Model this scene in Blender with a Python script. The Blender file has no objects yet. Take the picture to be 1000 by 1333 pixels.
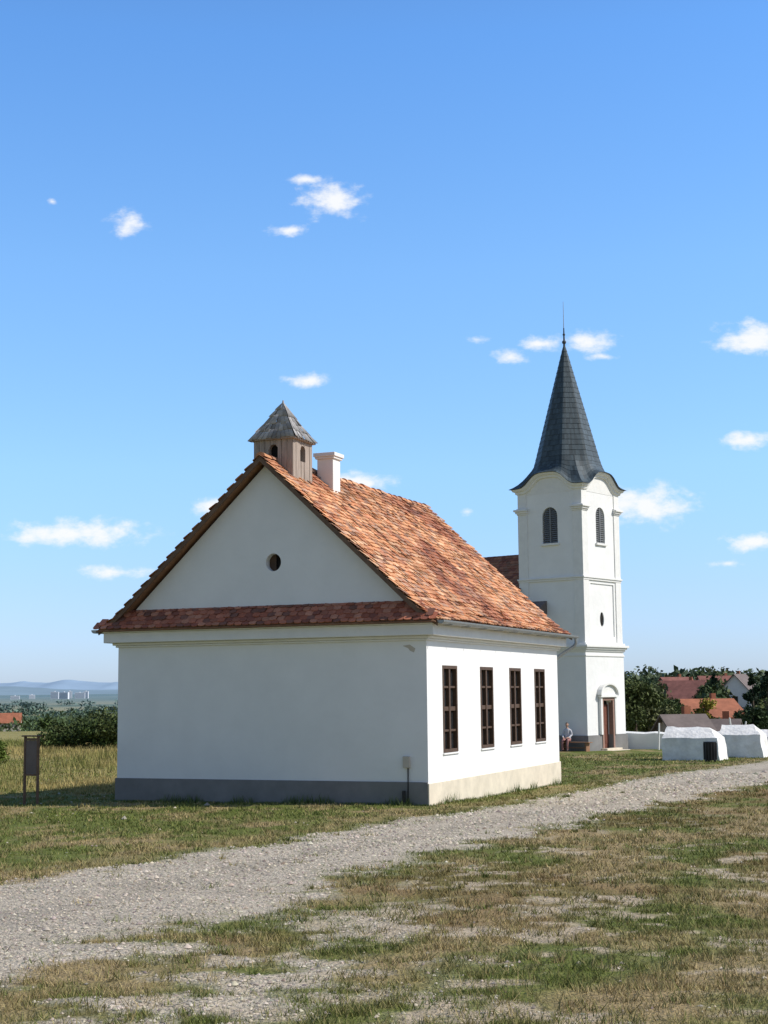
import bpy, bmesh, math, random
import numpy as np
from mathutils import Vector, Matrix

random.seed(7)
rng = np.random.default_rng(7)
scene = bpy.context.scene
col = scene.collection

# ------------------------------------------------------------------ noise
def _h(i, j, s):
    v = np.sin(i*127.1 + j*311.7 + s*74.7)*43758.5453
    return v - np.floor(v)
def vnoise(x, y, s=0):
    x = np.asarray(x, float); y = np.asarray(y, float)
    xi = np.floor(x); yi = np.floor(y); fx = x-xi; fy = y-yi
    fx = fx*fx*(3-2*fx); fy = fy*fy*(3-2*fy)
    a = _h(xi, yi, s); b = _h(xi+1, yi, s); c = _h(xi, yi+1, s); d = _h(xi+1, yi+1, s)
    return (a*(1-fx)+b*fx)*(1-fy) + (c*(1-fx)+d*fx)*fy
def fbm(x, y, s=0, o=4):
    t = 0; a = .5; n = 0
    for k in range(o):
        t = t + a*vnoise(x*2**k+k*13.7+y*.37*2**k, y*2**k+k*7.3-x*.37*2**k, s+k); n += a; a *= .5
    return t/n
def sstep(a, b, x):
    t = np.clip((x-a)/(b-a), 0, 1); return t*t*(3-2*t)

# ------------------------------------------------------------------ materials
def pmat(name, c, rough=.85, nscale=6, var=.1, bscale=40, bump=.2, attr=False, metal=0, spec=.3, bdist=.01, var2=0, nscale2=.7, stretch=(1, 1, 1)):
    m = bpy.data.materials.new(name); m.use_nodes = True
    nt = m.node_tree; N = nt.nodes; L = nt.links
    b = N['Principled BSDF']
    b.inputs['Roughness'].default_value = rough
    b.inputs['Metallic'].default_value = metal
    b.inputs['Specular IOR Level'].default_value = spec
    tc = N.new('ShaderNodeTexCoord')
    mp = N.new('ShaderNodeMapping'); mp.inputs['Scale'].default_value = stretch
    L.new(tc.outputs['Object'], mp.inputs['Vector'])
    if attr:
        a = N.new('ShaderNodeAttribute'); a.attribute_name = 'Col'; src = a.outputs['Color']
    else:
        a = N.new('ShaderNodeRGB'); a.outputs[0].default_value = (*c, 1); src = a.outputs[0]
    def mul(src, scale, v, det):
        n = N.new('ShaderNodeTexNoise'); n.inputs['Scale'].default_value = scale; n.inputs['Detail'].default_value = det
        n.inputs['Roughness'].default_value = .65
        L.new(mp.outputs[0], n.inputs['Vector'])
        r = N.new('ShaderNodeMapRange'); r.inputs['From Min'].default_value = .3; r.inputs['From Max'].default_value = .7
        r.inputs['To Min'].default_value = 1-v; r.inputs['To Max'].default_value = 1+v
        L.new(n.outputs['Fac'], r.inputs['Value'])
        s = N.new('ShaderNodeVectorMath'); s.operation = 'SCALE'
        L.new(src, s.inputs[0]); L.new(r.outputs[0], s.inputs['Scale'])
        return s.outputs[0]
    if var: src = mul(src, nscale, var, 6)
    if var2: src = mul(src, nscale2, var2, 3)
    L.new(src, b.inputs['Base Color'])
    if bump:
        n = N.new('ShaderNodeTexNoise'); n.inputs['Scale'].default_value = bscale; n.inputs['Detail'].default_value = 5
        L.new(mp.outputs[0], n.inputs['Vector'])
        bp = N.new('ShaderNodeBump'); bp.inputs['Strength'].default_value = bump; bp.inputs['Distance'].default_value = bdist
        L.new(n.outputs['Fac'], bp.inputs['Height']); L.new(bp.outputs[0], b.inputs['Normal'])
    return m

M_white = pmat('whitewash', (.765, .765, .75), .9, 1.2, .035, 5, .5, bdist=.016, var2=.04, nscale2=.35)
M_white2 = pmat('whitewash_trim', (.74, .735, .71), .9, 3, .05, 12, .3, bdist=.01)
M_plgrey = pmat('plinth_grey', (.205, .20, .195), .9, 2, .12, 14, .3, var2=.1, nscale2=.8)
M_plbeige = pmat('plinth_beige', (.64, .57, .45), .9, 2.5, .13, 14, .3)
M_brown = pmat('painted_brown_wood', (.085, .05, .03), .6, 9, .2, 60, .2)
M_verge = pmat('verge_wood', (.15, .095, .065), .8, 6, .25, 40, .3)
M_soffit = pmat('soffit_wood', (.26, .14, .08), .85, 5, .25, 30, .3)
M_oldwood = pmat('weathered_wood', (.34, .28, .235), .9, 3, .3, 20, .5, stretch=(9, 9, .8))
M_shingle = pmat('weathered_shingle', (1, 1, 1), .7, 8, .25, 30, .5, attr=True, spec=.4)
M_tile = pmat('clay_tile', (1, 1, 1), .85, 25, .2, 60, .3, attr=True)
M_slate = pmat('slate', (1, 1, 1), .6, 12, .2, 40, .25, attr=True, spec=.35)
M_glass = pmat('window_glass', (.018, .02, .022), .08, 3, .2, 2, .05, spec=.6)
M_dark = pmat('dark_interior', (.012, .011, .010), .9, 3, .1, 3, 0)
M_metal = pmat('galvanised_metal', (.33, .35, .36), .45, 6, .15, 20, .1, metal=.6)
M_black = pmat('black_metal', (.02, .02, .022), .5, 8, .1, 30, .1)
M_louver = pmat('louver_paint', (.19, .20, .21), .7, 8, .15, 30, .2)
M_leadgrey = pmat('lead_grey', (.06, .07, .08), .6, 8, .15, 30, .2)
M_stone = pmat('door_stone', (.30, .19, .15), .85, 8, .15, 30, .3)
M_doorred = pmat('door_wood', (.16, .06, .04), .7, 8, .2, 30, .3)
M_ground = pmat('ground_soil', (1, 1, 1), .95, 9, .28, 28, 1.0, attr=True, spec=.1, bdist=.04, var2=.24, nscale2=45)
M_blade = pmat('grass_blade', (1, 1, 1), .8, 1, 0, 1, 0, attr=True, spec=.15)
M_gravel = pmat('gravel', (1, 1, 1), .9, 30, .15, 1, 0, attr=True, spec=.2)
M_leaf = pmat('foliage', (1, 1, 1), .75, 1, 0, 1, 0, attr=True, spec=.2)
M_bark = pmat('bark', (.10, .075, .055), .95, 6, .25, 20, .6)
M_redroof = pmat('far_red_roof', (.33, .125, .07), .9, 1.2, .3, 8, .3)
M_maroon = pmat('far_maroon_roof', (.20, .085, .07), .9, 1.2, .3, 8, .3)
M_greyroof = pmat('far_grey_roof', (.16, .13, .12), .9, 2, .2, 8, .3)
M_housewall = pmat('far_plaster', (.48, .43, .36), .9, 2, .1, 8, .2)

# ------------------------------------------------------------------ mesh helpers
def link(o, parent=None):
    col.objects.link(o)
    if parent: o.parent = parent
    return o
def empty(name, loc=(0, 0, 0), rz=0):
    e = bpy.data.objects.new(name, None); e.location = loc; e.rotation_euler = (0, 0, rz)
    e.empty_display_size = .3
    return link(e)
def mobj(name, V, F, mat, parent=None, recalc=True, smooth=False):
    me = bpy.data.meshes.new(name); me.from_pydata([tuple(v) for v in V], [], F)
    if recalc:
        bm = bmesh.new(); bm.from_mesh(me); bmesh.ops.recalc_face_normals(bm, faces=bm.faces); bm.to_mesh(me); bm.free()
    if isinstance(mat, (list, tuple)):
        for q in mat: me.materials.append(q)
    else: me.materials.append(mat)
    if smooth:
        for p in me.polygons: p.use_smooth = True
    return link(bpy.data.objects.new(name, me), parent)
def np_mesh(name, V, F, mat, C=None, parent=None, smooth=False):
    V = np.asarray(V, np.float32); F = np.asarray(F, np.int32); n = len(V); m, k = F.shape
    me = bpy.data.meshes.new(name)
    me.vertices.add(n); me.vertices.foreach_set('co', V.ravel())
    me.loops.add(m*k); me.loops.foreach_set('vertex_index', F.ravel())
    me.polygons.add(m); me.polygons.foreach_set('loop_start', np.arange(0, m*k, k, dtype=np.int32))
    if smooth: me.polygons.foreach_set('use_smooth', np.ones(m, bool))
    me.update(calc_edges=True); me.validate()
    if C is not None:
        a = me.color_attributes.new('Col', 'FLOAT_COLOR', 'POINT')
        CC = np.ones((n, 4), np.float32); CC[:, :3] = C
        a.data.foreach_set('color', CC.ravel())
    me.materials.append(mat)
    return link(bpy.data.objects.new(name, me), parent)
BF = [(0, 3, 2, 1), (4, 5, 6, 7), (0, 1, 5, 4), (1, 2, 6, 5), (2, 3, 7, 6), (3, 0, 4, 7)]
def boxes(name, L, mat, parent=None, bevel=0):
    V = []; F = []
    for (x0, x1, y0, y1, z0, z1) in L:
        b = len(V)
        V += [(x0, y0, z0), (x1, y0, z0), (x1, y1, z0), (x0, y1, z0), (x0, y0, z1), (x1, y0, z1), (x1, y1, z1), (x0, y1, z1)]
        F += [tuple(b+i for i in f) for f in BF]
    o = mobj(name, V, F, mat, parent)
    if bevel:
        md = o.modifiers.new('b', 'BEVEL'); md.width = bevel; md.segments = 2; md.limit_method = 'ANGLE'
    return o
def prism(name, outl, c0, c1, axis, mat, parent=None):
    n = len(outl)
    if axis == 'y': V = [(a, c0, z) for a, z in outl]+[(a, c1, z) for a, z in outl]
    else: V = [(c0, a, z) for a, z in outl]+[(c1, a, z) for a, z in outl]
    F = [tuple(range(n)), tuple(range(2*n-1, n-1, -1))]+[(i, (i+1) % n, n+(i+1) % n, n+i) for i in range(n)]
    return mobj(name, V, F, mat, parent)
def arch(a, w, z0, z1, seg=10, rise=None):
    r = w/2; rise = r if rise is None else rise
    return [(a-r, z0), (a+r, z0)]+[(a+r*math.cos(t), z1-rise+rise*math.sin(t)) for t in [math.pi*i/seg for i in range(seg+1)]]
def ell(a, z, rx, rz, seg=24):
    return [(a+rx*math.cos(2*math.pi*i/seg), z+rz*math.sin(2*math.pi*i/seg)) for i in range(seg)]
def rect(a0, a1, z0, z1): return [(a0, z0), (a1, z0), (a1, z1), (a0, z1)]
def cut(o, cutters):
    for c in cutters:
        md = o.modifiers.new('x', 'BOOLEAN'); md.operation = 'DIFFERENCE'; md.object = c; md.solver = 'EXACT'
    bpy.context.view_layer.update()
    dg = bpy.context.evaluated_depsgraph_get()
    me = bpy.data.meshes.new_from_object(o.evaluated_get(dg))
    o.modifiers.clear(); o.data = me
    for c in cutters: bpy.data.objects.remove(c, do_unlink=True)
def cyl(name, p0, p1, r0, r1, mat, parent=None, seg=12):
    p0 = Vector(p0); p1 = Vector(p1); d = (p1-p0).normalized()
    u = d.orthogonal().normalized(); w = d.cross(u)
    V = []
    for p, r in ((p0, r0), (p1, r1)):
        V += [p+(u*math.cos(2*math.pi*i/seg)+w*math.sin(2*math.pi*i/seg))*r for i in range(seg)]
    F = [tuple(range(seg)), tuple(range(2*seg-1, seg-1, -1))]+[(i, (i+1) % seg, seg+(i+1) % seg, seg+i) for i in range(seg)]
    return mobj(name, V, F, mat, parent)
def pipe(name, pts, r, mat, parent=None):
    cu = bpy.data.curves.new(name, 'CURVE'); cu.dimensions = '3D'; cu.bevel_depth = r; cu.bevel_resolution = 3
    s = cu.splines.new('POLY'); s.points.add(len(pts)-1)
    for i, p in enumerate(pts): s.points[i].co = (*p, 1)
    cu.materials.append(mat)
    return link(bpy.data.objects.new(name, cu), parent)

# ------------------------------------------------------------------ terrain
def gz(X, Y):
    X = np.asarray(X, float); Y = np.asarray(Y, float)
    near = np.where(Y < 30, -1.6-.0217*np.maximum(Y, -40), -1.8-.015*Y)
    zl = np.interp(Y, [95, 200, 500, 1500, 3000, 5000, 8000, 16000], [-3.225, -4.6, -12, -25, -28, -8, 5, 60])
    zr = np.interp(Y, [95, 150, 260, 500, 3000, 5000, 8000, 16000], [-3.225, -4.5, -3, 1, -20, -8, 5, 60])
    w = sstep(0.02, .13, X/np.maximum(Y, 1))
    far = zl*(1-w)+zr*w
    z = np.where(Y < 95, near, far)
    z = z+(fbm(X*.35, Y*.35, 3, 2)-.5)*.10*sstep(60, 15, Y)+(fbm(X*2.2, Y*2.2, 5, 2)-.5)*.04*sstep(40, 15, Y)
    return z
LY = [-60, 5, 15.9, 20.05, 26.8, 32.1, 43.2, 55.7, 90]; LX = [-30, -8.6, -4.08, -2.09, .765, 3.22, 7.67, 14.2, 32]
RY = [-60, 5, 9.17, 11.13, 13.3, 17.1, 20, 26.3, 38, 60, 90]; RX = [-20, -4.0, -2.34, -1.72, -.71, .13, 1.18, 3.97, 9.65, 20.5, 36]
def masks(X, Y):
    n2 = fbm(X*1.3, Y*1.3, 11); n1 = fbm(X*.45, Y*.45, 21); n3 = fbm(X*4, Y*4, 31, 3); n4 = fbm(X*.9+9, Y*.55, 37, 3)
    dl = X-np.interp(Y, LY, LX)+(n2-.5)*.9+(n3-.5)*.6
    dr = np.interp(Y, RY, RX)-X+(n2-.5)*1.7+(n3-.5)*1.0
    grav = sstep(-.2, .40, np.minimum(dl, dr*.9))
    d2 = X-np.interp(Y, RY, RX)
    patch = sstep(.48, .58, n2*.45+n3*.35+n4*.2)
    fore = sstep(-.5, .1, d2)*sstep(3.0, 1.4, d2)*sstep(14.5, 10.5, Y)
    grav = np.maximum(grav, patch*fore*.95)
    grav = grav*(1-.75*sstep(.58, .68, n3)*sstep(1.3, .2, np.minimum(dl, dr)))
    soil = sstep(.535, .62, n1*.15+n2*.4+n3*.45)*sstep(0, .8, d2)*sstep(34, 16, Y)*.92
    return grav, soil, n1, n2, n3, n4, dl, dr
def gcolor(X, Y):
    grav, soil, n1, n2, n3, n4, dl, dr = masks(X, Y)
    cg = np.array([.445, .385, .30]); cs = np.array([.44, .355, .25]); cd = np.array([.30, .225, .115]); cn = np.array([.125, .145, .035]); cm = np.array([.36, .29, .12])
    cr = np.array([.20, .13, .06])
    rightside = sstep(-.2, .6, -dr)
    g = sstep(.40, .58, n4*.6+n3*.2+n2*.2+.065-.06*rightside)
    verge = np.exp(-((dl+.55)/.45)**2)
    g = g*(1-.7*verge)
    C = cd*(1-g[..., None])+cn*g[..., None]
    rr = (sstep(.50, .60, n1)*rightside*.55*sstep(9, 14, Y))[..., None]
    C = C*(1-rr)+cr*rr
    C = C*(1-soil[..., None])+cs*soil[..., None]
    tr = 1-.20*np.exp(-((dl-dr)/.8)**2)[..., None]
    C = C*(1-grav[..., None])+(cg*tr*(.70+.34*n2[..., None]+.26*n3[..., None]))*grav[..., None]
    md = (sstep(34, 40, Y)*sstep(.02, -.06, X/np.maximum(Y, 1)))[..., None]
    cm2 = cm*(1-.75*n1[..., None])+cn*.75*n1[..., None]
    C = C*(1-md)+cm2*md
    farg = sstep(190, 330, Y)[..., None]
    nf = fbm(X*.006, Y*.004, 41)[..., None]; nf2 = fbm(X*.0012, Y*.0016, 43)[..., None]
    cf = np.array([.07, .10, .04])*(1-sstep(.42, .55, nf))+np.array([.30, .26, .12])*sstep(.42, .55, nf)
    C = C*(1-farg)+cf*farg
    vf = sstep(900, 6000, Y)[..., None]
    hz = np.array([.13, .20, .22])*(1-.5*sstep(.4, .6, nf2))+np.array([.20, .25, .24])*.5*sstep(.4, .6, nf2)  # aerial haze painted into the vertex colours of the far land
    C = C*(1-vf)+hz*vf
    return C, grav, g, soil, rr[..., 0]
def grow(a, step, lim, f):
    out = []; x = a
    while x < lim:
        x += step; step *= f; out.append(x)
    return out
xr = grow(14, .12, 9000, 1.07)
xs = np.array([-v for v in xr[::-1]]+list(np.arange(-14, 14.01, .10))+xr)
ys = np.array([-60, -40, -25, -15, -8, -4, 0, 2, 4]+list(np.arange(5, 18, .07))+list(np.arange(18, 36, .12))+grow(36, .13, 15500, 1.035))
XX, YY = np.meshgrid(xs, ys)
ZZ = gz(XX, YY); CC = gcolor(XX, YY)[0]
nx = len(xs); ny = len(ys)
idx = np.arange(nx*ny).reshape(ny, nx)
F = np.stack([idx[:-1, :-1], idx[:-1, 1:], idx[1:, 1:], idx[1:, :-1]], -1).reshape(-1, 4)
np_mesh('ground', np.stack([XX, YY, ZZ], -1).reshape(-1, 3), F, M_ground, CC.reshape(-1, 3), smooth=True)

# ---- school footprint test (no grass inside)
SA = math.radians(-22.36); SX, SY = .83, 30.0
def in_school(X, Y, pad=0.0):
    dx = X-SX; dy = Y-SY
    lx = dx*math.cos(SA)+dy*math.sin(SA); ly = -dx*math.sin(SA)+dy*math.cos(SA)
    return (lx > -7.27-pad) & (lx < pad) & (ly > -pad) & (ly < 9.62+pad)

def blades(name, X, Y, h, w, C, lean=.5):
    n = len(X); Z = gz(X, Y)
    an = rng.uniform(0, 2*np.pi, n); ln = rng.normal(0, lean, (n, 2))*h[:, None]
    V = np.empty((n, 3, 3)); dx = np.cos(an)*w/2; dy = np.sin(an)*w/2
    V[:, 0] = np.stack([X-dx, Y-dy, Z-.005], -1); V[:, 1] = np.stack([X+dx, Y+dy, Z-.005], -1)
    V[:, 2] = np.stack([X+ln[:, 0], Y+ln[:, 1], Z+h], -1)
    return np_mesh(name, V.reshape(-1, 3), np.arange(3*n).reshape(-1, 3), M_blade, np.repeat(C, 3, axis=0))
N = 680000
Y = np.exp(rng.uniform(np.log(7), np.log(66), N)); X = rng.uniform(-.34, .34, N)*Y
C, grav, g, soil, rr = gcolor(X, Y)
clump = fbm(X*7, Y*7, 77, 2); thin = fbm(X*1.1, Y*1.1, 79, 3)
keep = (rng.random(N) < (1-grav)**1.5*(1-.92*soil)*(.12+1.0*sstep(.45, .62, clump))*(.35+.9*sstep(.35, .6, thin))) & ~in_school(X, Y)
X = X[keep]; Y = Y[keep]; g = g[keep]; rr = rr[keep]; n = len(X)
mix = np.clip(g*.9-.02+rng.normal(0, .2, n), 0, 1)[:, None]
C = np.array([.39, .305, .15])*(1-mix)+np.array([.13, .165, .035])*mix
rr = rr[:, None]; C = C*(1-rr)+np.array([.25, .155, .075])*rr
C *= rng.uniform(.6, 1.3, (n, 1))
h = rng.uniform(.012, .045, n)*(1+.012*Y); w = rng.uniform(.004, .008, n)*np.maximum(1, Y/9)
TX, TY, TH, TM = [], [], [], []
M = 3200
ty = np.exp(rng.uniform(np.log(7), np.log(40), M)); tx = rng.uniform(-.34, .34, M)*ty
_, tg, _, ts, _ = gcolor(tx, ty)
for a, b, q in zip(tx, ty, tg):
    if q > .55 and random.random() < .94: continue
    if in_school(a, b): continue
    m = random.randint(10, 26); r = random.uniform(.02, .07)
    TX += list(rng.normal(a, r, m)); TY += list(rng.normal(b, r, m)); TH += list(rng.uniform(.03, .085, m)); TM += [random.random()]*m
TX, TY, TH, TM = map(np.array, (TX, TY, TH, TM)); TM = TM[:, None]
TC = (np.array([.37, .29, .14])*(1-TM)+np.array([.10, .14, .03])*TM)*rng.uniform(.7, 1.2, (len(TX), 1))
X = np.concatenate([X, TX]); Y = np.concatenate([Y, TY]); h = np.concatenate([h, TH]); C = np.concatenate([C, TC])
w = np.concatenate([w, rng.uniform(.004, .008, len(TX))*np.maximum(1, TY/9)])
blades('grass', X, Y, h, w, C, .6)
# tall dry meadow left
N = 60000
Y = np.exp(rng.uniform(np.log(36), np.log(120), N)); X = rng.uniform(-.36, -.10, N)*Y
keep = ~in_school(X, Y, .8) & (rng.random(N) < sstep(.38, .6, fbm(X*.25, Y*.25, 88))+.10)
X = X[keep]; Y = Y[keep]; n = len(X); mix = np.clip(fbm(X*.25, Y*.12, 90)*2.4-.75+rng.normal(0, .15, n), 0, 1)[:, None]
C = (np.array([.42, .33, .14])*(1-mix)+np.array([.15, .175, .045])*mix)*rng.uniform(.65, 1.2, (n, 1))
blades('meadow_grass', X, Y, rng.uniform(.08, .34, n)*sstep(34, 46, Y)+.04, rng.uniform(.012, .03, n)*Y/45, C, .3)
# weeds along the plinth
N = 2600
t = rng.uniform(-7.4, .3, N); side = rng.random(N) < .35
lx = np.where(side, .03+np.abs(rng.normal(0, .07, N)), t); ly = np.where(side, rng.uniform(0, 9.6, N), -.03-np.abs(rng.normal(0, .08, N)))
X = SX+lx*math.cos(SA)-ly*math.sin(SA); Y = SY+lx*math.sin(SA)+ly*math.cos(SA)
cl = sstep(.4, .7, vnoise(lx*1.7, ly*1.7, 5)); C = np.array([.10, .14, .04])*rng.uniform(.6, 1.5, (N, 1))
blades('weeds', X, Y, .05+.2*cl*rng.random(N), np.full(N, .014), C, .3)
# gravel stones
N = 150000
Y = np.exp(rng.uniform(np.log(7), np.log(45), N)); X = rng.uniform(-.34, .34, N)*Y
_, grav, _, soil, _ = gcolor(X, Y)
keep = rng.random(N) < np.maximum(grav, soil*.2)*.75+.005
X = X[keep]; Y = Y[keep]; n = len(X)
s = (.005+.015*rng.random(n)**3)*np.maximum(1, Y/13); s = np.where(rng.random(n) < .02, s*1.8, s)
Z = gz(X, Y)
O = np.array([(1, 0, 0), (0, 1, 0), (-1, 0, 0), (0, -1, 0), (0, 0, .7), (0, 0, -.5)])
jit = rng.uniform(.6, 1.3, (n, 6, 1)); an = rng.uniform(0, 6.28, n)
P = O[None]*jit*s[:, None, None]
px = P[..., 0]*np.cos(an)[:, None]-P[..., 1]*np.sin(an)[:, None]; py = P[..., 0]*np.sin(an)[:, None]+P[..., 1]*np.cos(an)[:, None]
V = np.stack([px+X[:, None], py+Y[:, None], P[..., 2]+Z[:, None]+s[:, None]*.15], -1)
f = np.array([(0, 1, 4), (1, 2, 4), (2, 3, 4), (3, 0, 4)])
F = (f[None]+6*np.arange(n)[:, None, None]).reshape(-1, 3)
C = np.array([.47, .41, .325])*rng.uniform(.42, 1.35, (n, 1))+rng.uniform(-.025, .025, (n, 3))
np_mesh('gravel', V.reshape(-1, 3), F, M_gravel, np.repeat(np.clip(C, .05, .8), 6, axis=0))

# ------------------------------------------------------------------ SCHOOL
school = empty('village_schoolhouse', (SX, SY, -2.25), SA)
XC = -3.635; W = 7.27; LEN = 9.62
def roofz(d): return 7.29-.94*d
body = prism('walls', [(-W, -.3), (0, -.3), (0, roofz(3.635)-.16), (XC, 7.29-.16), (-W, roofz(3.635)-.16)], 0, LEN, 'y', M_white)
cutters = [prism('c', ell(-3.45, 5.03, .18, .19), -.2, .35, 'y', M_dark)]
wc = [1.35, 3.78, 5.92, 7.96]; WW = .9; Z0, Z1 = 1.01, 2.81
for c in wc: cutters.append(prism('c', rect(c-WW/2, c+WW/2, Z0, Z1), -.14, .2, 'x', M_white))
cut(body, cutters); body.parent = school
prism('gable_opening_dark', ell(-3.45, 5.03, .179, .189), .20, .22, 'y', M_dark, school)
boxes('gable_shutter', [(-3.62, -3.46, .16, .18, 4.84, 5.22)], M_brown, school)
fr = []
for c in wc:
    a0, a1 = c-WW/2+.002, c+WW/2-.002; X0, X1 = -.09, .015
    t = .07
    fr += [(X0, X1, a0, a0+t, Z0+.002, Z1-.002), (X0, X1, a1-t, a1, Z0+.002, Z1-.002), (X0, X1, a0+t, a1-t, Z1-.002-t, Z1-.002), (X0, X1, a0+t, a1-t, Z0+.002, Z0+t)]
    fr += [(X0, X1-.015, c-.045, c+.045, Z0+t, Z1-t-.002)]
    hh = (Z1-Z0)
    for q, tt in ((.25, .022), (.5, .045), (.75, .022)):
        zz = Z0+hh*q
        fr += [(X0+.01, X1-.03, a0+t, c-.045, zz-tt, zz+tt), (X0+.01, X1-.03, c+.045, a1-t, zz-tt, zz+tt)]
boxes('window_frames', fr, M_brown, school, .006)
boxes('window_glass', [(-.11, -.07, c-WW/2+.003, c+WW/2-.003, Z0+.003, Z1-.003) for c in wc], M_glass, school)
boxes('window_sills', [(0.002, .035, c-WW/2-.03, c+WW/2+.03, Z0-.04, Z0-.005) for c in wc], M_white2, school, .008)
boxes('plinth_front', [(-W-.03, -.001, -.035, 0, -.3, .47)], M_plgrey, school, .008)
boxes('plinth_side', [(0, .032, -.037, LEN+.03, -.3, .44), (-W-.031, -W, 0, LEN, -.3, .44)], M_plbeige, school, .008)
mobj('plaster_patch', [(-.52, -.004, 3.20), (-.36, -.004, 3.22), (-.24, -.004, 3.14), (-.27, -.004, 3.06), (-.36, -.004, 3.10), (-.40, -.004, 3.15)], [(0, 1, 2, 3, 4, 5)], M_housewall, school)
cs = []
for (z0, z1, p) in [(3.30, 3.345, .05), (3.345, 3.40, .10), (3.40, 3.62, .24), (3.62, 3.65, .28)]:
    cs += [(-W-p, p, -p, -.0, z0, z1-.001), (0, p, 0, LEN+.1, z0, z1-.001), (-W-p, -W, 0, LEN+.1, z0, z1-.001)]
boxes('cornice', cs, M_white2, school, .02)
# roof slabs
prof = [(0, 7.29), (1.2, roofz(1.2)), (2.4, roofz(2.4)), (3.4, roofz(3.4)), (3.68, roofz(3.68)+.03), (3.98, 3.69)]
def slab(name, prof, y0, y1, th, mat, sgn, off=0):
    V = []; n = len(prof)
    for y in (y0, y1):
        V += [(XC+sgn*d, y, z-off) for d, z in prof]+[(XC+sgn*d, y, z-th-off) for d, z in prof]
    F = []
    for i in range(n-1):
        F += [(i, i+1, 2*n+i+1, 2*n+i), (n+i, n+i+1, 3*n+i+1, 3*n+i), (i, i+1, n+i+1, n+i), (2*n+i, 2*n+i+1, 3*n+i+1, 3*n+i)]
    F += [(0, n, 3*n, 2*n), (n-1, 2*n-1, 4*n-1, 3*n-1)]
    return mobj(name, V, F, mat, school)
for sgn, nm in ((1, 'right'), (-1, 'left')):
    slab('roof_deck_'+nm, prof, -.25, LEN+.25, .06, M_soffit, sgn)
    slab('verge_board_'+nm, prof, -.285, -.25, .125, M_verge, sgn, -.012)
    slab('verge_board_back_'+nm, prof, LEN+.25, LEN+.285, .125, M_verge, sgn, -.012)
TP = [(.60, .265, .125), (.66, .33, .17), (.53, .215, .10), (.68, .39, .23), (.44, .18, .10), (.60, .29, .145), (.47, .27, .18), (.56, .24, .12), (.62, .30, .15), (.33, .17, .11)]
def arclen(prof):
    s = [0]
    for a, b in zip(prof[:-1], prof[1:]): s.append(s[-1]+math.hypot(b[0]-a[0], b[1]-a[1]))
    return s
def tiles(name, prof, y0, y1, place, palette, parent, tw=.175, ex=.145, ln=.24, filt=None, tint=None, sag=0):
    """prof goes from the eave up; place(d,z,a)->xyz"""
    S = arclen(prof); tot = S[-1]; V = []; F = []; C = []
    rows = int(tot/ex)+1; nc = int((y1-y0)/tw)
    for r in range(rows):
        s0 = r*ex-.03
        for c in range(nc+1):
            a = y0+(c+.5*(r % 2))*tw+random.uniform(-.006, .006)
            if a > y1+.02: continue
            s = min(max(s0+random.uniform(-.008, .008), 0), tot-.02)
            k = max(i for i in range(len(S)-1) if S[i] <= s+1e-9)
            A, B = prof[k], prof[k+1]; L = S[k+1]-S[k]
            td, tz = (B[0]-A[0])/L, (B[1]-A[1])/L
            u = s-S[k]; d = A[0]+td*u; z = A[1]+tz*u
            if filt and not filt(d, z, a): continue
            nd, nz = -tz, td
            if nz < 0: nd, nz = -nd, -nz
            l = min(ln, tot-s+.02)
            sg = sag*float(fbm(np.array(a*.6), np.array(s*.6), 15, 2))
            h = tw/2-.004; lift = .036+random.uniform(-.005, .014)+sg; tilt = random.uniform(-.008, .008)
            pts = [(-h, .035, lift), (-h*.7, .009, lift), (0, 0, lift+.002), (h*.7, .009, lift), (h, .035, lift), (h, l, .010+sg), (-h, l, .010+sg)]
            b = len(V)
            for (pa, pb, pc) in pts: 
                V.append(place(d+td*pb+nd*(pc+tilt*pa/h), z+tz*pb+nz*(pc+tilt*pa/h), a+pa))
            for (pa, pb, pc) in pts[:5]: V.append(place(d+td*pb+nd*(pc-.02), z+tz*pb+nz*(pc-.02), a+pa))
            F.append(tuple(b+i for i in range(7)))
            for i in range(4): F.append((b+i, b+7+i, b+8+i, b+i+1))
            cc = np.array(random.choice(palette))*random.uniform(.82, 1.12)
            if tint: cc = cc*tint(a, s/tot)
            C += [cc]*12
    me = bpy.data.meshes.new(name); me.from_pydata(V, [], F)
    at = me.color_attributes.new('Col', 'FLOAT_COLOR', 'POINT'); q = np.ones((len(V), 4), np.float32); q[:, :3] = np.clip(C, 0, 1)
    at.data.foreach_set('color', q.ravel()); me.materials.append(M_tile)
    return link(bpy.data.objects.new(name, me), parent)
def tint(a, s):
    n = float(fbm(np.array(a*.5), np.array(s*2.3), 61, 3)); k = float(sstep(.46, .60, n))
    st = float(sstep(.50, .72, fbm(np.array(a*3.2), np.array(s*1.1), 67, 2)))*.25
    k2 = float(sstep(.8, .95, s))*.3
    return (np.array([1.03, 1.06, 1.05])*(1-k)*(1-k2)+np.array([.66, .54, .56])*k*(1-k2)+np.array([.7, .75, .8])*k2)*(1-st)
rp = prof[::-1]
tiles('roof_tiles_right', rp, -.25, LEN+.22, lambda d, z, a: (XC+d, a, z), TP, school, tint=tint, sag=.05)
tiles('roof_tiles_left', rp, -.25, LEN+.22, lambda d, z, a: (XC-d, a, z), TP, school)
pp = [(.40, 3.68), (.0, 4.10)]
TPR = [(.38, .125, .07), (.46, .17, .10), (.28, .10, .065), (.50, .22, .135), (.40, .15, .09), (.22, .10, .07)]
def pf(d, z, a): return abs(a-XC) < (7.29-z-.05)/.94 or (z < 3.78 and abs(a-XC) < 3.98)
tiles('gable_skirt_tiles', pp, -W-.32, .32, lambda d, z, a: (a, -d, z), TPR, school, ex=.13, filt=pf)
zt = 4.08
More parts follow.
